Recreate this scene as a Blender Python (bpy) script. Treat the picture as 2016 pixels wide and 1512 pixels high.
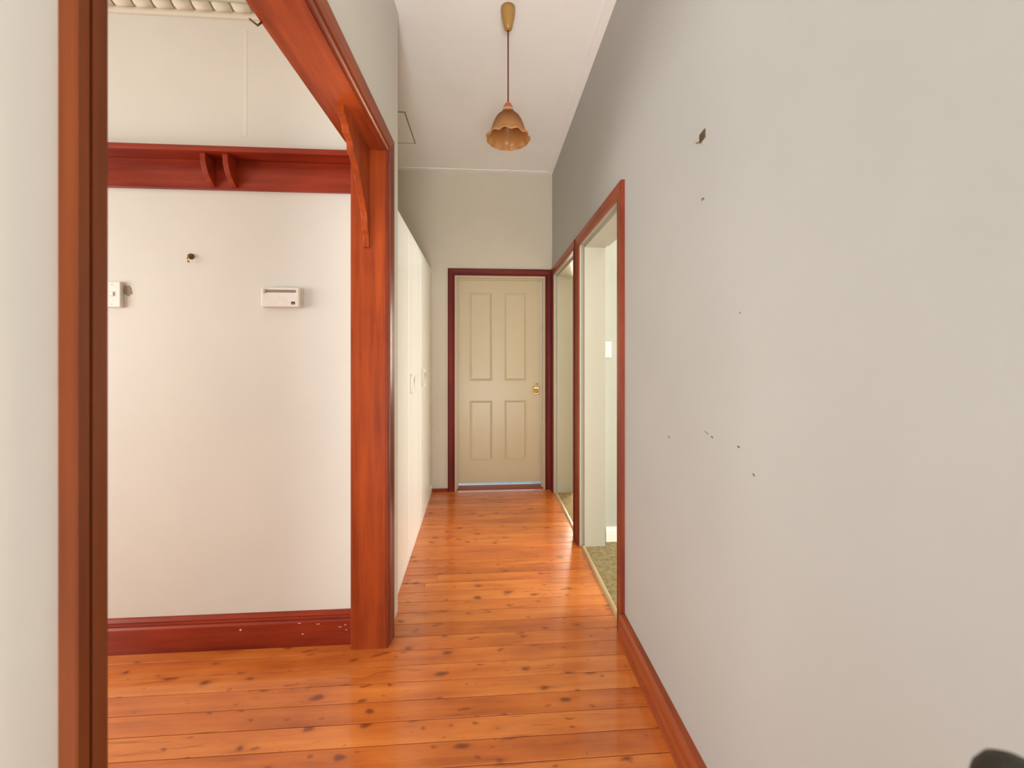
import bpy, bmesh, math, random
from mathutils import Vector

for _o in list(bpy.data.objects):
    bpy.data.objects.remove(_o, do_unlink=True)
SC = bpy.context.scene
COL = SC.collection
random.seed(7)

# ------------------------------------------------------------------ camera
F_PX = 775.0
cam_d = bpy.data.cameras.new('camera')
cam = bpy.data.objects.new('camera', cam_d)
COL.objects.link(cam)
cam_d.sensor_fit = 'HORIZONTAL'
cam_d.sensor_width = 36.0
cam_d.lens = 36.0 * F_PX / 2016.0
cam_d.shift_y = -(756.0 - 695.0) / 2016.0
cam_d.clip_start = 0.02
YAW = math.atan(51.0 / 775.0)
cam.location = (0, 0, 1.38)
cam.rotation_euler = (math.radians(90), 0, -YAW)
SC.camera = cam
cam_d.dof.use_dof = True
cam_d.dof.focus_distance = 2.3
cam_d.dof.aperture_fstop = 3.4

# ------------------------------------------------------------------ world, light, exposure
world = bpy.data.worlds.new('world')
SC.world = world
world.use_nodes = True
bg = world.node_tree.nodes['Background']
bg.inputs['Color'].default_value = (0.80, 0.90, 1.0, 1)
bg.inputs['Strength'].default_value = 1.6

def area_light(name, loc, rot, sx, sy, power, color):
    d = bpy.data.lights.new(name, 'AREA')
    d.shape = 'RECTANGLE'; d.size = sx; d.size_y = sy
    d.energy = power; d.color = color
    o = bpy.data.objects.new(name, d)
    o.location = loc; o.rotation_euler = rot
    COL.objects.link(o)
    return o
R = math.radians
# daylight through the windows and the open entrance of the house, then an added fill
area_light('window_daylight_living', (-3.78, 0.45, 1.45), (0, R(-90), 0), 1.5, 1.9, 84, (1.0, 0.985, 0.93))
area_light('window_daylight_bedroom', (3.68, 0.85, 1.5), (0, R(90), 0), 1.4, 1.8, 205, (1.0, 0.99, 0.93))
area_light('window_daylight_back_bedroom', (2.15, 6.09, 1.5), (R(-90), 0, 0), 1.5, 1.4, 235, (1.0, 0.92, 0.76))
area_light('entrance_daylight', (0.10, -1.72, 1.45), (R(90), 0, 0), 1.1, 2.6, 12, (0.96, 0.98, 1.0))
area_light('added_ceiling_fill', (-0.12, -2.25, 0.03), (R(150), 0, 0), 1.3, 1.0, 212, (0.99, 1.0, 0.99))  # added upward fill outside the entrance, brightens the hall ceiling
SC.view_settings.view_transform = 'Standard'
SC.view_settings.look = 'None'
SC.view_settings.gamma = 1.0
SC.view_settings.use_curve_mapping = False
SC.view_settings.exposure = 0.0

# ------------------------------------------------------------------ materials
class NT:
    def __init__(self, name):
        self.m = bpy.data.materials.new(name); self.m.use_nodes = True
        self.t = self.m.node_tree; self.n = self.t.nodes; self.l = self.t.links
        self.b = self.n['Principled BSDF']
    def node(self, typ, **kw):
        x = self.n.new(typ)
        for k, v in kw.items():
            if k.startswith('i_'):
                x.inputs[k[2:].replace('_', ' ')].default_value = v
            else:
                setattr(x, k, v)
        return x
    def link(self, a, b): self.l.new(a, b)
    def math(self, op, a, b=None, c=None, clamp=False):
        x = self.n.new('ShaderNodeMath'); x.operation = op; x.use_clamp = clamp
        for i, v in enumerate((a, b, c)):
            if v is None: continue
            if isinstance(v, (int, float)): x.inputs[i].default_value = v
            else: self.link(v, x.inputs[i])
        return x.outputs[0]
    def ramp(self, fac, stops):
        x = self.n.new('ShaderNodeValToRGB')
        e = x.color_ramp.elements
        while len(e) < len(stops): e.new(0.5)
        for i, (p, c) in enumerate(stops):
            e[i].position = p; e[i].color = (*c, 1)
        self.link(fac, x.inputs[0]); return x.outputs[0]
    def mix(self, fac, a, b, blend='MIX'):
        x = self.n.new('ShaderNodeMix'); x.data_type = 'RGBA'; x.blend_type = blend
        for s, v in ((x.inputs[0], fac), (x.inputs[6], a), (x.inputs[7], b)):
            if isinstance(v, (int, float)): s.default_value = v
            elif isinstance(v, tuple): s.default_value = (*v, 1)
            else: self.link(v, s)
        return x.outputs[2]
    def pos(self, sx=1, sy=1, sz=1, rnd=False, obj=False):
        g = self.node('ShaderNodeTexCoord').outputs['Object'] if obj else self.node('ShaderNodeNewGeometry').outputs['Position']
        if rnd:
            oi = self.node('ShaderNodeObjectInfo')
            cmb = self.node('ShaderNodeCombineXYZ')
            self.link(self.math('MULTIPLY', oi.outputs['Random'], 53.0), cmb.inputs[0])
            self.link(self.math('MULTIPLY', oi.outputs['Random'], 17.0), cmb.inputs[2])
            ad = self.node('ShaderNodeVectorMath', operation='ADD')
            self.link(g, ad.inputs[0]); self.link(cmb.outputs[0], ad.inputs[1]); g = ad.outputs[0]
        m = self.node('ShaderNodeVectorMath', operation='MULTIPLY')
        m.inputs[1].default_value = (sx, sy, sz)
        self.link(g, m.inputs[0]); return m.outputs[0]
    def noise(self, vec, scale=1.0, detail=4.0, rough=0.5):
        x = self.node('ShaderNodeTexNoise'); x.inputs['Scale'].default_value = scale
        x.inputs['Detail'].default_value = detail; x.inputs['Roughness'].default_value = rough
        self.link(vec, x.inputs['Vector']); return x.outputs['Fac']
    def bump(self, h, strength=0.2, dist=0.01):
        x = self.node('ShaderNodeBump'); x.inputs['Strength'].default_value = strength
        x.inputs['Distance'].default_value = dist
        self.link(h, x.inputs['Height']); self.link(x.outputs[0], self.b.inputs['Normal'])

def paint(name, col, rough=0.55, var=0.06, bumps=0.06, scale=1.4, spec=0.35):
    n = NT(name)
    f = n.noise(n.pos(), scale, 5, 0.55)
    c2 = tuple(max(0, c * (1 - var)) for c in col)
    n.link(n.ramp(f, [(0.3, c2), (0.7, col)]), n.b.inputs['Base Color'])
    n.b.inputs['Roughness'].default_value = rough
    n.b.inputs['Specular IOR Level'].default_value = spec
    if bumps: n.bump(n.noise(n.pos(), 9, 6, 0.6), bumps, 0.01)
    return n.m

def timber(name, dark, light, axis, rough=0.34, coat=0.10):
    """stained, varnished trim with grain running along one axis"""
    n = NT(name)
    s = [28, 28, 28]; s[axis] = 1.6
    f = n.noise(n.pos(*s), 1.0, 6, 0.6)
    f2 = n.noise(n.pos(), 2.3, 3, 0.5)
    f = n.math('ADD', n.math('MULTIPLY', f, 0.65), n.math('MULTIPLY', f2, 0.35))
    n.link(n.ramp(f, [(0.36, dark), (0.62, light)]), n.b.inputs['Base Color'])
    n.b.inputs['Roughness'].default_value = rough
    n.b.inputs['Coat Weight'].default_value = coat
    n.b.inputs['Specular IOR Level'].default_value = 0.22
    n.b.inputs['Coat Roughness'].default_value = 0.15
    n.bump(f, 0.08, 0.004)
    return n.m

def plain(name, col, rough=0.4, metal=0.0, spec=0.5):
    n = NT(name)
    f = n.noise(n.pos(obj=True), 40, 3, 0.5)
    n.link(n.ramp(f, [(0.3, tuple(c * 0.93 for c in col)), (0.7, col)]), n.b.inputs['Base Color'])
    n.b.inputs['Roughness'].default_value = rough
    n.b.inputs['Metallic'].default_value = metal
    n.b.inputs['Specular IOR Level'].default_value = spec
    return n.m

def floor_mat():
    n = NT('cypress_floorboards')
    oi = n.node('ShaderNodeObjectInfo').outputs['Random']
    p = n.pos(1.0, 1.0, 1.0, rnd=True)
    def sc(v):
        m = n.node('ShaderNodeVectorMath', operation='MULTIPLY'); m.inputs[1].default_value = v
        n.link(p, m.inputs[0]); return m.outputs[0]
    grain = n.noise(sc((1.3, 22, 1)), 1.0, 6, 0.62)
    figure = n.noise(sc((3.0, 9, 1)), 1.0, 3, 0.5)
    fac = n.math('ADD', n.math('MULTIPLY', grain, 0.55), n.math('MULTIPLY', figure, 0.45))
    fac = n.math('ADD', fac, n.math('MULTIPLY', n.math('SUBTRACT', oi, 0.5), 0.16))
    base = n.ramp(fac, [(0.30, (0.40, 0.090, 0.016)), (0.46, (0.59, 0.150, 0.024)), (0.70, (0.77, 0.255, 0.050))])
    # knots
    w = n.noise(sc((9, 9, 1)), 1.0, 2, 0.5)
    wv = n.node('ShaderNodeVectorMath', operation='MULTIPLY_ADD')
    cw = n.node('ShaderNodeCombineXYZ')
    n.link(w, cw.inputs[0]); n.link(w, cw.inputs[1])
    n.link(cw.outputs[0], wv.inputs[0]); wv.inputs[1].default_value = (0.5, 0.5, 0); n.link(sc((5.2, 9.5, 0)), wv.inputs[2])
    v = n.node('ShaderNodeTexVoronoi'); v.voronoi_dimensions = '2D'; v.inputs['Scale'].default_value = 1.0
    n.link(wv.outputs[0], v.inputs['Vector'])
    sep = n.node('ShaderNodeSeparateColor'); n.link(v.outputs['Color'], sep.inputs[0])
    rad = n.math('ADD', n.math('MULTIPLY', sep.outputs[0], 0.20), -0.02)
    k = n.math('SUBTRACT', rad, v.outputs['Distance'])
    k = n.math('MULTIPLY', k, 11.0, clamp=True)
    halo = n.math('MULTIPLY', n.math('ADD', n.math('SUBTRACT', rad, v.outputs['Distance']), 0.13), 3.2, clamp=True)
    halo = n.math('MULTIPLY', halo, n.math('GREATER_THAN', rad, 0.05))
    c = n.mix(n.math('MULTIPLY', halo, 0.45), base, (0.36, 0.075, 0.012))
    c = n.mix(n.math('MULTIPLY', k, 0.82), c, (0.17, 0.032, 0.007))
    # dark flecks along the grain
    fl = n.noise(sc((4.5, 46, 1)), 1.0, 2, 0.5)
    fl = n.math('MULTIPLY', n.math('SUBTRACT', fl, 0.63), 8.0, clamp=True)
    c = n.mix(n.math('MULTIPLY', fl, 0.6), c, (0.26, 0.055, 0.010))
    # many small pin knots
    v2 = n.node('ShaderNodeTexVoronoi'); v2.voronoi_dimensions = '2D'; v2.inputs['Scale'].default_value = 1.0
    wv2 = n.node('ShaderNodeVectorMath', operation='MULTIPLY_ADD')
    n.link(cw.outputs[0], wv2.inputs[0]); wv2.inputs[1].default_value = (1.6, 1.3, 0); n.link(sc((9.0, 21.0, 0)), wv2.inputs[2])
    n.link(wv2.outputs[0], v2.inputs['Vector'])
    sep2 = n.node('ShaderNodeSeparateColor'); n.link(v2.outputs['Color'], sep2.inputs[0])
    k2 = n.math('MULTIPLY', n.math('SUBTRACT', n.math('MULTIPLY', n.math('SUBTRACT', sep2.outputs[0], 0.45), 0.42), v2.outputs['Distance']), 7.0, clamp=True)
    c = n.mix(n.math('MULTIPLY', k2, 0.75), c, (0.24, 0.045, 0.008))
    n.link(c, n.b.inputs['Base Color'])
    n.b.inputs['Roughness'].default_value = 0.30
    n.b.inputs['Coat Weight'].default_value = 0.6
    n.b.inputs['Coat Roughness'].default_value = 0.10
    wave = n.noise(n.pos(7, 18, 1), 1.0, 3, 0.5)
    n.bump(n.math('ADD', wave, n.math('MULTIPLY', grain, 0.25)), 0.10, 0.004)
    return n.m

def carpet_mat():
    n = NT('mottled_carpet')
    f = n.noise(n.pos(), 34, 5, 0.7)
    n.link(n.ramp(f, [(0.35, (0.20, 0.145, 0.06)), (0.55, (0.33, 0.25, 0.115)), (0.72, (0.39, 0.31, 0.16))]), n.b.inputs['Base Color'])
    n.b.inputs['Roughness'].default_value = 0.95
    n.bump(n.noise(n.pos(), 160, 3, 0.6), 0.5, 0.01)
    return n.m

def glass_shade_mat():
    n = NT('amber_frosted_glass')
    # amber tint strongest at the collar and along the frilled rim
    z = n.node('ShaderNodeSeparateXYZ'); n.link(n.node('ShaderNodeTexCoord').outputs['Object'], z.inputs[0])
    f = n.math('ADD', z.outputs[2], n.math('MULTIPLY', n.noise(n.pos(obj=True), 22, 2, 0.5), 0.02))
    f = n.math('DIVIDE', n.math('ADD', f, 0.20), 0.20, clamp=True)
    c = n.ramp(f, [(0.06, (0.50, 0.20, 0.045)), (0.20, (0.80, 0.52, 0.26)), (0.55, (0.66, 0.37, 0.14)), (0.95, (0.36, 0.12, 0.022))])
    n.link(c, n.b.inputs['Base Color'])
    n.b.inputs['Roughness'].default_value = 0.3
    n.b.inputs['Transmission Weight'].default_value = 0.0
    tr = n.node('ShaderNodeBsdfTranslucent'); n.link(c, tr.inputs['Color'])
    mx = n.node('ShaderNodeMixShader'); mx.inputs[0].default_value = 0.62
    n.link(n.b.outputs[0], mx.inputs[1]); n.link(tr.outputs[0], mx.inputs[2])
    n.link(mx.outputs[0], n.n['Material Output'].inputs['Surface'])
    return n.m

M = {}
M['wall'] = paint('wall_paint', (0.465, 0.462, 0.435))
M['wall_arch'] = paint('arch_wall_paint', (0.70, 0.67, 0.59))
M['wall_far'] = paint('far_wall_paint', (0.67, 0.595, 0.47))
M['wall_cream'] = paint('cream_wall_paint', (0.73, 0.70, 0.625), var=0.08)
M['ceiling'] = paint('ceiling_paint', (0.94, 0.91, 0.87), rough=0.8, bumps=0.10)
M['white'] = paint('white_gloss_paint', (0.90, 0.895, 0.83), rough=0.3, var=0.03, bumps=0.02)
M['cream_door'] = paint('cream_gloss_paint', (0.60, 0.50, 0.33), rough=0.32, var=0.05, bumps=0.02)
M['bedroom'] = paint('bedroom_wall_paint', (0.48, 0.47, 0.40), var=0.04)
M['jamb'] = paint('pale_jamb_paint', (0.47, 0.44, 0.35), rough=0.32, var=0.04, bumps=0.02)
M['tz'] = timber('mahogany_upright', (0.22, 0.032, 0.008), (0.42, 0.070, 0.011), 2)
M['tx'] = timber('mahogany_across', (0.17, 0.016, 0.006), (0.33, 0.040, 0.013), 0)
M['ty'] = timber('mahogany_along', (0.22, 0.032, 0.008), (0.45, 0.080, 0.014), 1)
M['mz'] = timber('maroon_upright', (0.10, 0.010, 0.008), (0.19, 0.018, 0.010), 2, 0.5, 0.0)
M['mx'] = timber('maroon_across', (0.10, 0.010, 0.008), (0.19, 0.018, 0.010), 0, 0.5, 0.0)
M['dz'] = timber('dark_mahogany_upright', (0.13, 0.018, 0.008), (0.27, 0.050, 0.018), 2)
M['dy'] = timber('dark_mahogany_along', (0.20, 0.036, 0.012), (0.36, 0.080, 0.024), 1)
M['nz'] = timber('shaded_mahogany_upright', (0.11, 0.022, 0.004), (0.18, 0.040, 0.008), 2, 0.5, 0.0)  # darker copy of the arch timber, shade of the near upright put into its colour
M['floor'] = floor_mat()
M['sub'] = plain('dark_gap', (0.05, 0.015, 0.006), 0.9)
M['carpet'] = carpet_mat()
M['strip'] = timber('pale_threshold', (0.42, 0.27, 0.12), (0.62, 0.46, 0.26), 1, 0.4, 0.1)
M['brass'] = plain('aged_brass', (0.55, 0.36, 0.12), 0.3, 0.9)
M['plastic'] = plain('white_plastic', (0.82, 0.78, 0.70), 0.4)
M['plastic_side'] = plain('ivory_plastic', (0.66, 0.58, 0.46), 0.4)
M['grey'] = plain('grey_plastic', (0.26, 0.23, 0.17), 0.45)
M['black'] = plain('dark_plastic', (0.03, 0.028, 0.02), 0.5)
M['bronze'] = plain('dull_bronze', (0.16, 0.10, 0.045), 0.4, 0.6)
M['canopy'] = plain('mustard_plastic', (0.38, 0.20, 0.045), 0.35)
M['cord'] = plain('red_brown_cord', (0.13, 0.018, 0.008), 0.9, 0, 0.1)
M['cap'] = plain('copper_brown_plastic', (0.40, 0.11, 0.035), 0.3)
M['glass'] = glass_shade_mat()
M['plaster'] = paint('ornate_plaster', (0.72, 0.66, 0.54), rough=0.8, bumps=0.25)
M['rope'] = paint('rope_plaster', (0.76, 0.69, 0.56), rough=0.8, bumps=0.1)
M['mortar'] = plain('bare_plaster', (0.34, 0.29, 0.21), 0.95)
M['chip_shade'] = plain('dark_chip_and_shade', (0.10, 0.085, 0.06), 0.9)
M['concrete'] = paint('daylight_blue_concrete', (0.42, 0.66, 0.78), rough=0.9, bumps=0.3)  # blue of the daylight under the far door is mixed into this colour
M['dark_object'] = plain('dark_soft_plastic', (0.028, 0.026, 0.018), 0.6)

# ------------------------------------------------------------------ builders
def link_mesh(name, verts, faces, mat, parent=None, smooth=False, kind=None, xf=None):
    me = bpy.data.meshes.new(name)
    if xf: verts = [xf(v) for v in verts]
    me.from_pydata([tuple(v) for v in verts], [], faces)
    bm = bmesh.new(); bm.from_mesh(me)
    bmesh.ops.recalc_face_normals(bm, faces=bm.faces)
    bm.to_mesh(me); bm.free()
    me.materials.append(mat)
    if smooth:
        for p in me.polygons: p.use_smooth = True
    o = bpy.data.objects.new(name, me)
    COL.objects.link(o)
    if parent is not None: o.parent = parent
    if kind: o['kind'] = kind
    return o

def bevel(o, w, seg=2):
    m = o.modifiers.new('edge', 'BEVEL'); m.width = w; m.segments = seg; m.limit_method = 'ANGLE'
    return o

BOXF = [(0, 1, 2, 3), (4, 5, 6, 7), (0, 1, 5, 4), (1, 2, 6, 5), (2, 3, 7, 6), (3, 0, 4, 7)]
def box_data(x0, x1, y0, y1, z0, z1):
    return [(x0, y0, z0), (x1, y0, z0), (x1, y1, z0), (x0, y1, z0), (x0, y0, z1), (x1, y0, z1), (x1, y1, z1), (x0, y1, z1)]
def boxes(name, lst, mat, parent=None, kind=None, xf=None, bev=0):
    V = []; Fc = []
    for b in lst:
        k = len(V); V += box_data(*b); Fc += [tuple(i + k for i in f) for f in BOXF]
    o = link_mesh(name, V, Fc, mat, parent, False, kind, xf)
    if bev: bevel(o, bev)
    return o
def box(name, x0, x1, y0, y1, z0, z1, mat, parent=None, kind=None, xf=None, bev=0):
    return boxes(name, [(x0, x1, y0, y1, z0, z1)], mat, parent, kind, xf, bev)

def prism(name, poly, fn, t0, t1, mat, parent=None, xf=None, smooth=False, kind=None):
    """outline poly [(a,b)] swept from t0 to t1; fn(a,b,t) -> point"""
    n = len(poly)
    V = [fn(a, b, t0) for a, b in poly] + [fn(a, b, t1) for a, b in poly]
    Fc = [tuple(range(n)), tuple(range(n, 2 * n))] + [(i, (i + 1) % n, n + (i + 1) % n, n + i) for i in range(n)]
    return link_mesh(name, V, Fc, mat, parent, smooth, kind, xf)

def lathe(name, prof, mat, parent=None, seg=32, origin=(0, 0, 0), axis='z', mod=None):
    V = []; Fc = []
    for r, z in prof:
        for i in range(seg):
            a = 2 * math.pi * i / seg
            rr, zz = (mod(r, z, a) if mod else (r, z))
            V.append((rr * math.cos(a), rr * math.sin(a), zz))
    for j in range(len(prof) - 1):
        for i in range(seg):
            k = (i + 1) % seg
            Fc.append((j * seg + i, j * seg + k, (j + 1) * seg + k, (j + 1) * seg + i))
    if prof[0][0] > 1e-5 and not mod: Fc.append(tuple(range(seg)))
    if prof[-1][0] > 1e-5 and not mod: Fc.append(tuple(range((len(prof) - 1) * seg, len(prof) * seg)))
    if axis == 'y': V = [(x, z, y) for x, y, z in V]
    if axis == 'x': V = [(z, y, x) for x, y, z in V]
    o = link_mesh(name, V, Fc, mat, parent, True)
    o.location = origin
    return o

def tube(name, pts, r, mat, parent=None, seg=10, origin=(0, 0, 0)):
    pts = [Vector(p) for p in pts]; V = []; Fc = []
    for i, p in enumerate(pts):
        d = (pts[min(i + 1, len(pts) - 1)] - pts[max(i - 1, 0)]).normalized()
        u = d.cross(Vector((0, 0, 1)))
        if u.length < 1e-3: u = d.cross(Vector((1, 0, 0)))
        u.normalize(); w = d.cross(u).normalized()
        for k in range(seg):
            a = 2 * math.pi * k / seg
            V.append(p + r * (math.cos(a) * u + math.sin(a) * w))
    for j in range(len(pts) - 1):
        for i in range(seg):
            k = (i + 1) % seg
            Fc.append((j * seg + i, j * seg + k, (j + 1) * seg + k, (j + 1) * seg + i))
    Fc += [tuple(range(seg)), tuple(range((len(pts) - 1) * seg, len(pts) * seg))]
    o = link_mesh(name, V, Fc, mat, parent, True); o.location = origin
    return o

def empty(name, loc=(0, 0, 0), label=None, cat=None, group=None, kind=None):
    o = bpy.data.objects.new(name, None); COL.objects.link(o); o.location = loc
    o.empty_display_size = 0.05
    tag(o, label, cat, group, kind); return o
def tag(o, label=None, cat=None, group=None, kind=None):
    if label: o['label'] = label
    if cat: o['category'] = cat
    if group: o['group'] = group
    if kind: o['kind'] = kind
    return o

def architrave(prof, a0, a1, h, zb, fn, parent, m_up, m_head, scale0=1.0, xf=None, prof0=None, m_up0=None):
    """moulded timber surround: two uprights and a head, mitred. fn(a,t,z) -> point"""
    def seg(name, ends, mat):
        V = ends[0] + ends[1]; n = len(ends[0])
        Fc = [tuple(range(n)), tuple(range(n, 2 * n))] + [(i, (i + 1) % n, n + (i + 1) % n, n + i) for i in range(n)]
        return link_mesh(name, V, Fc, mat, parent, False, None, xf)
    p0 = prof0 or prof
    seg('architrave_upright', ([fn(a0 - w, t, zb) for w, t in p0], [fn(a0 - w, t, h + w) for w, t in p0]), m_up0 or m_up)
    seg('architrave_upright', ([fn(a1 + w, t, zb) for w, t in prof], [fn(a1 + w, t, h + w) for w, t in prof]), m_up)
    seg('architrave_head', ([fn(a0 - w * scale0, t, h + w) for w, t in prof], [fn(a1 + w, t, h + w) for w, t in prof]), m_head)

# ------------------------------------------------------------------ key dimensions
XR = 0.67          # hall right wall face
XL = -0.475        # hall left wall face (arch wall)
YF = 3.965         # far wall face
H = 3.20           # hall ceiling
YB = 1.93          # living-room wall that faces us
A = lambda v: (v[0] + 0.02 * (v[1] - 1.95), v[1], v[2])     # the arch wall stands slightly off square
CB = lambda v: (v[0] - 0.02 * (v[1] - 2.2), v[1], v[2])     # so does the cupboard front

# ------------------------------------------------------------------ floor of boards
floor = box('floor', -3.75, 0.67, -1.7, 4.2, -0.08, -0.022, M['sub'], kind='structure')
PITCH = 0.0888
bm_unit = None
def board_mesh():
    w = PITCH / 2 - 0.0014; b = 0.0008
    V = []
    for x in (-0.5, 0.5):
        V += [(x, -w, -0.02), (x, w, -0.02), (x, w, -b), (x, w - b, 0), (x, -w + b, 0), (x, -w, -b)]
    Fc = [(0, 1, 2, 3, 4, 5), (6, 7, 8, 9, 10, 11)] + [(i, (i + 1) % 6, 6 + (i + 1) % 6, 6 + i) for i in range(6)]
    me = bpy.data.meshes.new('floorboard'); me.from_pydata(V, [], Fc); 
    bm = bmesh.new(); bm.from_mesh(me); bmesh.ops.recalc_face_normals(bm, faces=bm.faces); bm.to_mesh(me); bm.free()
    me.materials.append(M['floor']); return me
BM = board_mesh()
def board(x0, x1, yc):
    o = bpy.data.objects.new('floorboard', BM); COL.objects.link(o); o.parent = floor
    o.location = ((x0 + x1) / 2, yc, 0); o.scale = (x1 - x0 - 0.0012, 1, 1)
y = 1.411 - PITCH * 34.5
joints = {2.30: -0.36, 2.40: -0.30, 2.92: -0.28}
i = 0
while y < 4.17:
    x0 = -3.7 if y < 1.93 else -0.62
    xs = [x0, 0.675 if y < YF else 0.60]
    if y > YF: xs[0] = -0.32
    for jy, jx in joints.items():
        if abs(jy - y) < PITCH / 2: xs.insert(1, jx)
    if y < 1.93:
        xs.insert(1, -1.9 - 1.2 * random.random())
    for a, b in zip(xs[:-1], xs[1:]): board(a, b, y)
    y += PITCH; i += 1

# carpets of the side rooms
box('floor_bedroom', 0.69, 3.7, -0.6, 2.82, -0.05, 0.004, M['carpet'], kind='structure')
box('floor_back_bedroom', 0.69, 3.7, 2.92, 6.0, -0.05, 0.004, M['carpet'], kind='structure')
box('ground_outside', -4, 5, 4.16, 9.5, -0.12, -0.03, M['concrete'], kind='structure')

# ------------------------------------------------------------------ walls and ceilings
D1 = (1.935, 2.775); D2 = (2.930, 3.855); DH = 2.152
wr = boxes('wall_right', [
    (XR, 0.85, -1.7, D1[0], 0, H), (XR, 0.85, D1[1], D2[0], 0, H), (XR, 0.85, D2[1], 4.15, 0, H),
    (XR, 0.85, D1[0], D1[1], DH, H), (XR, 0.85, D2[0], D2[1], DH, H)], M['wall'], kind='structure')
FD = (-0.312, 0.597); FH = 2.155
boxes('wall_far', [(-1.15, FD[0], YF, 4.15, 0, H), (FD[1], XR, YF, 4.15, 0, H), (FD[0], FD[1], YF, 4.15, FH, H)], M['wall_far'], kind='structure')
AR = (0.538, 1.877); AH = 2.330
WT = -0.615
wl = boxes('wall_left', [
    (WT, XL, -1.7, AR[0], 0, H), (WT, XL, AR[1], 2.14, 0, H), (WT, XL, AR[0], AR[1], AH, H)], M['wall_arch'], kind='structure', xf=A)
box('wall_alcove', -1.15, -1.10, 2.0, YF, 0, H, M['wall_far'], kind='structure')
box('wall_living_far', -3.75, -0.618, YB, 2.03, 0, H, M['wall_cream'], kind='structure')
WL = (-0.55, 1.45, 0.65, 2.25)
boxes('wall_living_left', [(-3.75, -3.65, -1.7, WL[0], 0, H), (-3.75, -3.65, WL[1], YB, 0, H),
    (-3.75, -3.65, WL[0], WL[1], 0, WL[2]), (-3.75, -3.65, WL[0], WL[1], WL[3], H)], M['wall_cream'], kind='structure')
EN = (-0.46, 0.66, 2.95)
boxes('wall_rear', [(-3.75, EN[0], -1.7, -1.6, 0, H), (EN[1], 0.85, -1.7, -1.6, 0, H), (EN[0], EN[1], -1.7, -1.6, EN[2], H)], M['wall'], kind='structure')
WB = (0.0, 1.8, 0.75, 2.2)
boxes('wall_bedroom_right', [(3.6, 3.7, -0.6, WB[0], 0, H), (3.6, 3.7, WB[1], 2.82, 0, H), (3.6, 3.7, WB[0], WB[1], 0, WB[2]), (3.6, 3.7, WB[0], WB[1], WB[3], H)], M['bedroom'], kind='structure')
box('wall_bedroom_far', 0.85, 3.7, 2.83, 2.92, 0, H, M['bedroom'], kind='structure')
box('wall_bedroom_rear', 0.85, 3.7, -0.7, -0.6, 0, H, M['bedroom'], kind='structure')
box('wall_back_bedroom_right', 3.6, 3.7, 2.92, 6.1, 0, H, M['wall_far'], kind='structure')
boxes('wall_back_bedroom_far', [(0.85, 1.4, 6.0, 6.1, 0, H), (2.9, 3.6, 6.0, 6.1, 0, H), (1.4, 2.9, 6.0, 6.1, 0, 0.8), (1.4, 2.9, 6.0, 6.1, 2.2, H)], M['wall_far'], kind='structure')
box('wall_back_bedroom_left', 0.75, 0.85, 4.15, 6.1, 0, H, M['wall'], kind='structure')
ceil = box('ceiling', -1.15, 3.7, -1.7, 6.1, H, H + 0.08, M['ceiling'], kind='structure')
box('ceiling_living', -3.75, WT - 0.02, -1.7, YB, 3.09, H + 0.08, M['ceiling'], kind='structure')

def window(name, plane_x, y0, y1, z0, z1):
    w = boxes(name, [(plane_x - 0.03, plane_x + 0.03, y0, y0 + 0.05, z0, z1), (plane_x - 0.03, plane_x + 0.03, y1 - 0.05, y1, z0, z1),
        (plane_x - 0.03, plane_x + 0.03, y0 + 0.05, y1 - 0.05, z0, z0 + 0.05), (plane_x - 0.03, plane_x + 0.03, y0 + 0.05, y1 - 0.05, z1 - 0.05, z1)], M['white'], kind='structure')
    box('window_mullion', plane_x - 0.02, plane_x + 0.02, (y0 + y1) / 2 - 0.02, (y0 + y1) / 2 + 0.02, z0 + 0.05, z1 - 0.05, M['white'], w)
window('window_1', -3.70, *WL)
window('window_2', 3.65, *WB)
w3 = boxes('window_3', [(1.4, 1.45, 6.02, 6.08, 0.8, 2.2), (2.85, 2.9, 6.02, 6.08, 0.8, 2.2), (1.45, 2.85, 6.02, 6.08, 0.8, 0.85), (1.45, 2.85, 6.02, 6.08, 2.15, 2.2)], M['white'], kind='structure')
box('window_mullion', 2.13, 2.17, 6.03, 6.07, 0.85, 2.15, M['white'], w3)

# faint straight line of the ceiling batten along right wall and far wall
box('ceiling_batten', XR - 0.055, XR - 0.0005, -1.6, YF - 0.06, H - 0.006, H - 0.0002, M['ceiling'], ceil)
box('ceiling_batten', -1.09, XR - 0.0005, YF - 0.055, YF - 0.0005, H - 0.006, H - 0.0002, M['ceiling'], ceil)
# access hatch in ceiling
hatch = empty('ceiling_hatch', (-0.853, 3.24, H), 'flat painted access hatch in the ceiling beside the arch wall', 'hatch')
box('hatch_panel', -0.24, 0.235, -0.215, 0.215, -0.004, -0.0005, M['ceiling'], hatch)
boxes('hatch_gap', [(0.236, 0.244, -0.225, 0.225, -0.003, -0.0005), (-0.244, 0.236, 0.217, 0.225, -0.003, -0.0005), (-0.244, 0.236, -0.225, -0.217, -0.003, -0.0005)], M['grey'], hatch)

# ------------------------------------------------------------------ archway timber
P_ARCH = [(0, 0), (0, 0.016), (0.004, 0.020), (0.011, 0.020), (0.014, 0.013), (0.018, 0.013), (0.021, 0.024), (0.040, 0.027), (0.072, 0.030), (0.080, 0.026), (0.083, 0)]
arch = empty('trim_1', (0, 0, 0), 'red-brown timber lining and moulded surround of the open archway', None, None, 'structure')
LT = 0.022
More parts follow.
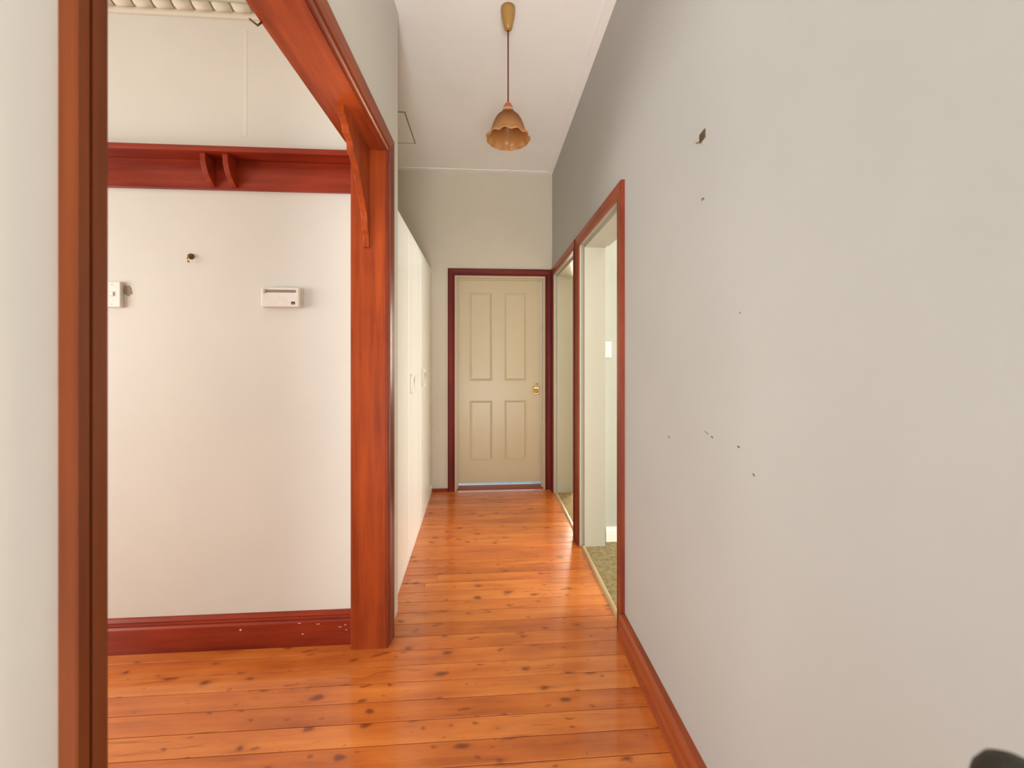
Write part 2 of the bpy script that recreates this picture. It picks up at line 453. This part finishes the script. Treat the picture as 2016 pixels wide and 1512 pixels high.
# lining boards
box('jamb_lining', WT - 0.012, XL + 0.006, AR[1] - LT + 0.02, AR[1] + 0.0, 0, AH, M['tz'], arch, xf=A, bev=0.0015)
box('jamb_lining', WT - 0.012, XL + 0.006, AR[0], AR[0] + 0.012, 0, AH, M['tz'], arch, xf=A, bev=0.0015)
box('head_lining', WT - 0.012, XL + 0.006, AR[0], AR[1], AH - 0.004, AH - 0.0003, M['ty'], arch, xf=A)
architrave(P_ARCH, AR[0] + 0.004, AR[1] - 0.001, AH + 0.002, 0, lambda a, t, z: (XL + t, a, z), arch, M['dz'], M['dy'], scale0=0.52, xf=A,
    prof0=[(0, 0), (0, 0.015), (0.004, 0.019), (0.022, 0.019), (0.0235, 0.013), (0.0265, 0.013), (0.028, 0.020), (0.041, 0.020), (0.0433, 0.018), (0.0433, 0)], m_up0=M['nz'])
# scalloped corner bracket
prof = [(1.872, 2.329), (1.538, 2.329), (1.541, 2.295), (1.560, 2.290), (1.583, 2.276), (1.590, 2.262), (1.592, 2.250), (1.612, 2.246), (1.634, 2.238), (1.640, 2.222),
        (1.640, 2.205), (1.655, 2.200), (1.676, 2.190), (1.700, 2.172), (1.722, 2.150), (1.748, 2.115), (1.775, 2.080), (1.800, 2.048), (1.822, 2.016), (1.834, 1.985),
        (1.834, 1.950), (1.840, 1.938), (1.856, 1.925), (1.860, 1.900), (1.862, 1.870), (1.876, 1.868)]
br = prism('corner_bracket', prof, lambda a, b, t: (t, a, b), -0.567, -0.540, M['tz'], arch)
bevel(br, 0.003)
# little broken nail and wire under the head lining
tube('wire_end', [(-0.640, 1.17, 2.326), (-0.648, 1.165, 2.312), (-0.664, 1.15, 2.318)], 0.003, M['bronze'], arch)

# ------------------------------------------------------------------ skirting boards
P_SK = [(0, 0), (0.020, 0), (0.020, 0.112), (0.013, 0.120), (0.016, 0.128), (0.013, 0.136), (0.015, 0.143), (0.008, 0.156), (0, 0.158)]
sk = prism('baseboard_living', P_SK, lambda a, b, t: (t, YB - a, b), -3.65, WT - 0.014, M['tx'], kind='structure')
P_SR = [(0, 0), (0.036, 0), (0.032, 0.105), (0.022, 0.118), (0, 0.120)]
prism('baseboard_right', P_SR, lambda a, b, t: (XR - a, t, b), -1.6, 1.862, M['dy'], kind='structure')
box('baseboard_far', -0.535, FD[0] - 0.069, YF - 0.018, YF, 0, 0.030, M['tx'], kind='structure')
prism('baseboard_left', P_SR, lambda a, b, t: (XL + a * 0.6 - 0.035, t, b), -1.6, 0.46, M['ty'], kind='structure')

# ------------------------------------------------------------------ door frames of the hall
P_DR = [(0, 0), (0, 0.015), (0.006, 0.018), (0.014, 0.018), (0.018, 0.014), (0.024, 0.017), (0.060, 0.022), (0.068, 0.019), (0.069, 0)]
def side_door_frame(name, y0, y1, label, mz, my):
    t = empty(name, (0, 0, 0), label, None, None, 'structure')
    architrave(P_DR, y0, y1, DH, 0, lambda a, tt, z: (XR - tt, a, z), t, mz, my)
    # pale jamb edge then thicker stop lining, both sides and head
    for yy, s in ((y0, 1), (y1, -1)):
        a, b = sorted((yy, yy + s * 0.003)); box('jamb_edge', XR - 0.004, 0.698, a, b, 0, DH, M['jamb'], t)
        a, b = sorted((yy, yy + s * 0.018)); box('jamb_lining', 0.698, 0.848, a, b, 0, DH, M['jamb'], t)
    box('head_edge', XR - 0.004, 0.698, y0 + 0.003, y1 - 0.003, DH - 0.003, DH, M['jamb'], t)
    box('head_lining', 0.698, 0.848, y0 + 0.018, y1 - 0.018, DH - 0.022, DH, M['jamb'], t)
    # surround on the bedroom side
    box('inner_head', 0.853, 0.873, y0 - 0.06, y1 - 0.02, DH - 0.010, DH + 0.06, M['jamb'], t)
    # threshold strip
    prism('threshold_strip', [(0.672, -0.004), (0.70, -0.004), (0.70, 0.008), (0.688, 0.011), (0.677, 0.008)], lambda a, b, tt: (a, tt, b), y0 + 0.003, y1 - 0.003, M['strip'], t)
    return t
t2 = side_door_frame('trim_2', D1[0], D1[1], 'tall red-brown surround of the nearer open doorway in the right wall', M['dz'], M['dy'])
t3 = side_door_frame('trim_3', D2[0], D2[1], 'red-brown surround of the doorway in the right wall beside the far door', M['mz'], M['dy'])
box('strike_plate', 0.690, 0.700, D2[0] + 0.003, D2[0] + 0.022, 1.00, 1.05, M['bronze'], t3)

boxes('baseboard_bedroom', [(0.873, 3.6, 2.815, 2.83, 0.0041, 0.085), (0.873, 3.6, 2.820, 2.83, 0.085, 0.108)], M['white'], kind='structure')
box('jamb_extension', 0.850, 0.869, D2[1], D2[1] + 0.06, 0.005, DH, M['jamb'], t3)
# far door and its frame
box('trim_6', FD[0] + 0.018, FD[1] - 0.018, YF + 0.012, YF + 0.15, 0.0, 0.004, plain('worn_sill_timber', (0.30, 0.085, 0.035), 0.7, 0, 0.2), kind='structure')
t4 = empty('trim_4', (0, 0, 0), 'dark red-brown surround of the closed four-panel door', None, None, 'structure')
architrave(P_DR, FD[0], FD[1], FH, 0, lambda a, tt, z: (a, YF - tt, z), t4, M['mz'], M['mx'])
for xx, s in ((FD[0], 1), (FD[1], -1)):
    a, b = sorted((xx, xx + s * 0.018)); box('jamb_lining', a, b, YF - 0.004, 4.14, 0, FH, M['cream_door'], t4)
    a, b = sorted((xx + s * 0.018, xx + s * 0.030)); box('door_stop', a, b, YF + 0.05, YF + 0.075, 0, FH - 0.018, M['cream_door'], t4)
box('head_lining', FD[0] + 0.018, FD[1] - 0.018, YF - 0.004, 4.14, FH - 0.018, FH, M['cream_door'], t4)
box('door_stop', FD[0] + 0.03, FD[1] - 0.03, YF + 0.05, YF + 0.075, FH - 0.030, FH - 0.018, M['cream_door'], t4)

door = empty('door_1', (0.14, YF + 0.08, 0), 'closed cream four-panel door at the end of the hall', None, None, 'structure')
dx0, dx1 = -0.288 - 0.14, 0.5672 - 0.14
door.rotation_euler = (0, -0.0022, 0)
ZB, ZT = 0.052, 2.128
PX = [(-0.166 - 0.14, 0.068 - 0.14), (0.188 - 0.14, 0.419 - 0.14)]
PZ = [(0.284, 0.896), (1.093, 1.999)]
# stiles and rails
box('door_stile', dx0, PX[0][0], 0, 0.036, ZB, ZT, M['cream_door'], door)
box('door_stile', PX[0][1], PX[1][0], 0, 0.036, PZ[0][0], PZ[1][1], M['cream_door'], door)
box('door_stile', PX[1][1], dx1, 0, 0.036, ZB, ZT, M['cream_door'], door)
for z0, z1 in ((ZB, PZ[0][0]), (PZ[1][1], ZT)):
    box('door_rail', PX[0][0], PX[1][1], 0, 0.036, z0, z1, M['cream_door'], door)
for p in PX:
    box('door_rail', p[0], p[1], 0, 0.036, PZ[0][1], PZ[1][0], M['cream_door'], door)
for (a, b) in PX:
    for (c, d) in PZ:
        # sunk panel with sloping bolection moulding
        V = []; 
        for ins, dep in ((0, -0.002), (0.009, -0.004), (0.022, 0.007), (0.026, 0.009)):
            V += [(a + ins, dep, c + ins), (b - ins, dep, c + ins), (b - ins, dep, d - ins), (a + ins, dep, d - ins)]
        Fc = []
        for r in range(3):
            for q in range(4): Fc.append((r * 4 + q, r * 4 + (q + 1) % 4, r * 4 + 4 + (q + 1) % 4, r * 4 + 4 + q))
        Fc.append((12, 13, 14, 15))
        V += [(a, 0.004, c), (b, 0.004, c), (b, 0.004, d), (a, 0.004, d)]
        Fc += [(16 + q, 16 + (q + 1) % 4, (q + 1) % 4, q) for q in range(4)]
        link_mesh('door_panel', V, Fc, M['cream_door'], door)
lock = box('rim_lock', 0.490 - 0.14, 0.545 - 0.14, -0.022, 0.0, 0.955, 1.035, M['brass'], door, bev=0.004)
tag(lock, 'small brass lock case')
lathe('knob', [(0.0, -0.052), (0.012, -0.051), (0.020, -0.044), (0.021, -0.036), (0.012, -0.028), (0.008, -0.022), (0.008, -0.02)], M['brass'], lock, 20, (0.515 - 0.14, 0, 0.99), 'y')
box('keyhole_cover', 0.513 - 0.14, 0.535 - 0.14, -0.006, 0, 1.056, 1.064, M['bronze'], door)

# ------------------------------------------------------------------ built-in cupboard
cup = empty('built_in_cupboard', (-0.52, 2.2, 0), 'tall white built-in cupboard with flush doors along the left of the hall', 'cupboard')
CX, CY = -0.52, 2.2
def cb(name, x0, x1, y0, y1, z0, z1, mat, parent=cup, bev=0):
    o = box(name, x0, x1, y0, y1, z0, z1, mat, parent, xf=lambda v: (CB(v)[0] - CX, v[1] - CY, v[2]), bev=bev)
    return o
cb('body', -1.09, -0.512, 2.142, 3.955, 0.0, 2.205, M['white'])
cb('plinth', -0.512, -0.500, 2.142, 3.955, 0.0, 0.075, M['white'], bev=0.003)
cb('head_rail', -0.512, -0.506, 2.142, 3.955, 2.153, 2.205, M['white'])
doors = [(2.20, 2.622), (2.630, 3.150), (3.175, 3.69)]
for k, (a, b) in enumerate(doors):
    d = cb('cupboard_door', -0.5118, -0.498 if k != 2 else -0.500, a, b, 0.082, 2.146, M['white'], bev=0.002)
    if k == 0: continue
    yy = a + 0.038
    dx = CB((0, yy, 0))[0]
    z0, z1 = (1.115, 1.235) if k == 1 else (1.115, 1.245)
    hx = -0.498 + dx - CX
    box('handle_plate', hx - 0.0005, hx + 0.003, yy - CY - 0.012, yy - CY + 0.012, z0 - 0.008, z1 + 0.008, M['plastic_side'], d, bev=0.001)
    tube('handle', [(hx, yy - CY, z0), (hx + 0.022, yy - CY, z0 + 0.001), (hx + 0.029, yy - CY, z0 + 0.008), (hx + 0.029, yy - CY, z1 - 0.008), (hx + 0.022, yy - CY, z1 - 0.001), (hx, yy - CY, z1)], 0.0055, M['plastic'], d)
cb('door_gap_shade', -0.5119, -0.5085, 2.66, 3.150, 2.1462, 2.1528, M['chip_shade'])  # solid dark strip set in the gap in place of its shade
cb('door_gap_shade', -0.5119, -0.5085, 3.175, 3.690, 2.1462, 2.1528, M['chip_shade'])
cb('door_gap_shade', -0.5119, -0.5085, 3.1502, 3.1528, 0.082, 2.146, M['plastic_side'])
cb('stile', -0.512, -0.502, 3.153, 3.172, 0.076, 2.152, M['white'])

# ------------------------------------------------------------------ plate rail on living-room wall
rail = empty('plate_rail', (-2.0, YB, 2.14), 'dark red-brown timber rail shelf across the living-room wall', 'shelf')
RX0, RX1 = -3.64 + 2.0, -0.620 + 2.0
def rb(name, *a, **k): return box(name, *a, M['tx'], rail, **k)
rb('back_board', RX0, RX1, -0.018, 0, 0.0, 0.135, bev=0.002)
rb('shelf_board', RX0, RX1, -0.105, 0, 0.135, 0.159, bev=0.003)
cp = [(0, 0.134), (-0.088, 0.134), (-0.089, 0.118), (-0.086, 0.095), (-0.078, 0.070), (-0.064, 0.045), (-0.046, 0.024), (-0.030, 0.012), (-0.019, 0.012), (-0.019, 0.08)]
cp = [(-0.0185, 0.1345), (-0.088, 0.1345), (-0.089, 0.118), (-0.086, 0.095), (-0.078, 0.070), (-0.064, 0.045), (-0.046, 0.024), (-0.030, 0.012), (-0.0185, 0.008)]
for xc in (-1.262, -1.166):
    c = prism('shelf_bracket', cp, lambda a, b, t: (t, a, b), xc + 2.0 - 0.0115, xc + 2.0 + 0.0115, M['tx'], rail); bevel(c, 0.0015)

# ------------------------------------------------------------------ rope cornice in living room
corn = prism('trim_5', [(1.9295, 2.945), (1.922, 2.945), (1.916, 2.955), (1.914, 3.0), (1.895, 3.012), (1.868, 3.05), (1.82, 3.075), (1.74, 3.0895), (1.9295, 3.0895)], lambda a, b, t: (t, a, b), -3.64, WT - 0.014, M['plaster'], kind='structure')
corn['label'] = 'ornate plaster cornice with a rope moulding'
def rope_mesh():
    V = []; Fc = []; n = 10
    st = [(-0.0385, 0.012), (-0.0345, 0.019), (0.0345, 0.019), (0.0385, 0.012)]
    for x, r in st:
        for k in range(n):
            a = 2 * math.pi * k / n
            ca, sa = math.cos(a), math.sin(a); q = 1 / (abs(ca) ** 3 + abs(sa) ** 3) ** (1 / 3)
            V.append((x - 0.45 * r * q * sa, r * 0.7 * q * ca, r * q * sa))
    for j in range(3):
        for k in range(n):
            q = (k + 1) % n; Fc.append((j * n + k, j * n + q, (j + 1) * n + q, (j + 1) * n + k))
    Fc += [tuple(range(n)), tuple(range(3 * n, 4 * n))]
    return V, Fc
rv, rf = rope_mesh()
seg0 = link_mesh('rope_segment', rv, rf, M['rope'], corn, True)
xr = -0.70; first = True
while xr > -2.3:
    o = seg0 if first else seg0.copy()
    if not first: COL.objects.link(o)
    first = False
    o.location = (xr, 1.905, 2.981); xr -= 0.0865
leafs = []
for k in range(18):
    lx = -0.72 - k * 0.085
    V = []; n = 8
    for q in range(n):
        a = 2 * math.pi * q / n
        V.append((0.034 * math.cos(a) + 0.012 * math.sin(a), 0.022 * math.sin(a), 0.024 * math.sin(a)))
    V.append((0, -0.012, -0.010)); 
    l = link_mesh('plaster_leaf', V, [(q, (q + 1) % n, n) for q in range(n)] + [tuple(range(n))], M['plaster'], corn, True)
    l.location = (lx, 1.862, 3.045)

# ------------------------------------------------------------------ things on the living-room wall
th = empty('thermostat', (-0.955, YB, 1.64), 'white wall control box with a slider and small display, right of the hook', 'thermostat')
box('base', -0.087, 0.092, -0.012, 0, -0.046, 0.046, M['plastic_side'], th, bev=0.002)
box('case', -0.086, 0.084, -0.034, -0.012, -0.045, 0.045, M['plastic'], th, bev=0.004)
sl = prism('slider_slot', [(-0.062 , 0.021), (0.066, 0.021), (0.071, 0.024), (0.072, 0.028), (0.070, 0.032), (0.066, 0.034), (-0.062, 0.034)], lambda a, b, t: (a, t, b), -0.0352, -0.034, M['grey'], th)
lathe('dial', [(0.0, -0.040), (0.0075, -0.040), (0.0095, -0.038), (0.0095, -0.034)], M['plastic_side'], th, 20, (-0.072, 0, 0.0275), 'y')
boxes('display', [(0.050, 0.066, -0.0355, -0.034, -0.034, -0.021)], M['black'], th)
boxes('display_mark', [(0.055, 0.061, -0.0358, -0.0355, -0.032, -0.029)], M['plastic_side'], th)

def switch(name, loc, label, w=0.074, h=0.117, dep=0.018):
    s = empty(name, loc, label, 'light switch')
    box('plate', -w / 2, w / 2, -dep, 0, -h / 2, h / 2, M['plastic'], s, bev=0.003)
    rk = box('rocker', -0.011, 0.011, -dep - 0.005, -dep, -0.008, 0.012, M['plastic'], s, bev=0.002)
    box('screw', -0.003, 0.003, -dep - 0.0008, -dep, -0.048, -0.042, M['plastic_side'], s)
    box('screw', -0.003, 0.003, -dep - 0.0008, -dep, 0.042, 0.048, M['plastic_side'], s)
    return s
switch('light_switch', (-1.705, YB, 1.648), 'white light switch at the left edge of the living-room wall')
switch('light_switch', (0.875, 2.83, 1.405), 'white light switch seen through the nearer open doorway', w=0.070)

# patch of bare plaster beside the switch
pts = []
for k, r in enumerate((0.016, 0.019, 0.022, 0.017, 0.023, 0.018, 0.020, 0.024, 0.019, 0.021, 0.016, 0.022)):
    a = 2 * math.pi * k / 12
    pts.append((r * 0.95 * math.cos(a) + 0.3 * r * math.sin(a) * -0.6, r * 1.25 * math.sin(a)))
wlf = bpy.data.objects['wall_living_far']
pp = prism('bare_patch', pts, lambda a, b, t: (a - 1.650, t, b + 1.668), YB - 0.0015, YB + 0.001, M['mortar'], wlf)

prism('plaster_seam', [(-0.010, 0.0), (0.012, 0.0), (0.003, -0.0012)], lambda a, b, t: (-1.131 + a + 0.004 * math.sin(t * 9), YB + b, t), 2.40, 2.90, M['wall_cream'], wlf)
skl = bpy.data.objects['baseboard_living']
for cxp, czp, lw_, lh_ in ((-1.14, 0.092, 0.012, 0.010), (-0.86, 0.060, 0.010, 0.006), (-0.875, 0.111, 0.016, 0.004), (-0.79, 0.104, 0.020, 0.003), (-0.69, 0.086, 0.016, 0.003), (-0.66, 0.070, 0.010, 0.003), (-0.665, 0.095, 0.008, 0.005)):
    q = [(-lw_ / 2, 0), (-lw_ * .1, -lh_ / 2), (lw_ / 2, -lh_ * .2), (lw_ * .3, lh_ / 2), (-lw_ * .2, lh_ * .3)]
    prism('paint_chip', q, lambda a, b, t: (cxp + a, t, czp + b), YB - 0.0208, YB - 0.0195, M['plastic_side'], skl)
hk = empty('wall_hook', (-1.372, YB, 1.83), 'small brass hook screwed into the living-room wall', 'hook')
lathe('plate', [(0.0, -0.016), (0.008, -0.014), (0.013, -0.006), (0.014, 0.0)], M['bronze'], hk, 18, (0, 0, 0), 'y')
tube('prong', [(0.0, -0.010, -0.002), (0.0, -0.022, -0.010), (0.0, -0.026, -0.020), (0.0, -0.020, -0.028), (0.0, -0.013, -0.028)], 0.0035, M['brass'], hk)

# ------------------------------------------------------------------ things on the right wall
ph = empty('picture_hook', (XR, 1.18, 2.053), 'bent bronze picture hook high on the right wall', 'hook')
link = prism('plate', [(-0.017, -0.012), (0.013, -0.016), (0.013, 0.010), (-0.017, 0.014)], lambda a, b, t: (t, a, b), -0.003, 0, M['bronze'], ph)
tube('prong', [(-0.002, 0.002, -0.008), (-0.008, 0.004, -0.016), (-0.014, 0.005, -0.020), (-0.018, 0.006, -0.019)], 0.0022, M['bronze'], ph)
nl = tube('nail', [(0.0, 0, 0), (-0.005, 0.0, -0.002), (-0.006, 0.0, -0.007)], 0.0020, M['bronze'], None, 8, (XR, 1.172, 1.857))
tag(nl, 'small bent nail below the picture hook on the right wall', 'nail')
for (yy, zz, l, hgt, ang) in ((1.405, 1.072, 0.016, 0.0035, -0.5), (1.128, 1.131, 0.009, 0.005, -0.6), (1.158, 1.138, 0.022, 0.0015, -0.3), (1.005, 1.131, 0.009, 0.005, -0.5), (0.945, 1.075, 0.008, 0.004, -0.9), (0.998, 1.486, 0.007, 0.0015, 0.6)):
    ca, sa = math.cos(ang), math.sin(ang)
    q = [(-l / 2, -hgt * .2), (-l * .2, -hgt / 2), (l / 2, -hgt * .35), (l * .45, hgt / 2), (0, hgt * .4)]
    q = [(u * ca - v * sa, u * sa + v * ca) for u, v in q]
    prism('paint_chip', q, lambda a, b, t: (t, yy - a, zz + b), XR - 0.0012, XR + 0.001, M['chip_shade'], wr)

# ------------------------------------------------------------------ pendant light
pl = empty('pendant_light', (0.116, 2.075, H), 'amber frilled glass pendant light hanging from the hall ceiling', 'pendant light')
cn = lathe('canopy', [(0.0, -0.118), (0.010, -0.117), (0.019, -0.110), (0.024, -0.095), (0.034, -0.050), (0.038, -0.020), (0.038, 0.0)], M['canopy'], pl, 28)
tube('cord', [(0, 0, -0.115), (0, 0, -0.51)], 0.0035, M['cord'], pl)
lathe('lamp_cap', [(0.0, -0.496), (0.006, -0.497), (0.014, -0.503), (0.022, -0.516), (0.027, -0.532), (0.028, -0.536), (0.029, -0.541), (0.031, -0.546), (0.032, -0.552), (0.0, -0.552)], M['cap'], pl, 28)
lathe('cap_ring', [(0.0275, -0.5355), (0.0312, -0.5375), (0.0318, -0.5425), (0.029, -0.5445)], M['strip'], pl, 28)
NS = 11
def frill(r, z, a):
    k = max(0.0, min(1.0, (r - 0.092) / 0.022))
    w = math.cos(NS * a + 0.6)
    return r + 0.004 * k * w, z + 0.008 * k * abs(math.cos(NS * a / 2 + 0.3)) 
gp = [(r_, z_ * 1.11) for r_, z_ in ((0.030, 0.0), (0.044, -0.008), (0.060, -0.022), (0.072, -0.040), (0.082, -0.062), (0.091, -0.088), (0.097, -0.105), (0.104, -0.115), (0.112, -0.122), (0.114, -0.126), (0.1145, -0.132))]
sh = lathe('glass_shade', gp, M['glass'], pl, 96, (0, 0, -0.552), 'z', frill)
m = sh.modifiers.new('wall', 'SOLIDIFY'); m.thickness = 0.003; m.offset = -1

# ------------------------------------------------------------------ dark rounded object cut by lower right corner
dk = empty('dark_stand_in', (0.356, 0.240, -0.0), 'dark slim stand-in for an unidentified rounded shape at the lower right corner', 'unidentified object')  # unidentified dark shape; the free-standing post form is made up
lathe('shaft', [(0.0, 1.106), (0.010, 1.1045), (0.017, 1.099), (0.0215, 1.090), (0.0235, 1.078), (0.0235, 1.02), (0.018, 0.98), (0.016, 0.02), (0.016, 0.0)], M['dark_object'], dk, 32)
lathe('foot', [(0.017, 0.03), (0.030, 0.022), (0.070, 0.012), (0.072, 0.0), (0.017, 0.0)], M['dark_object'], dk, 32)
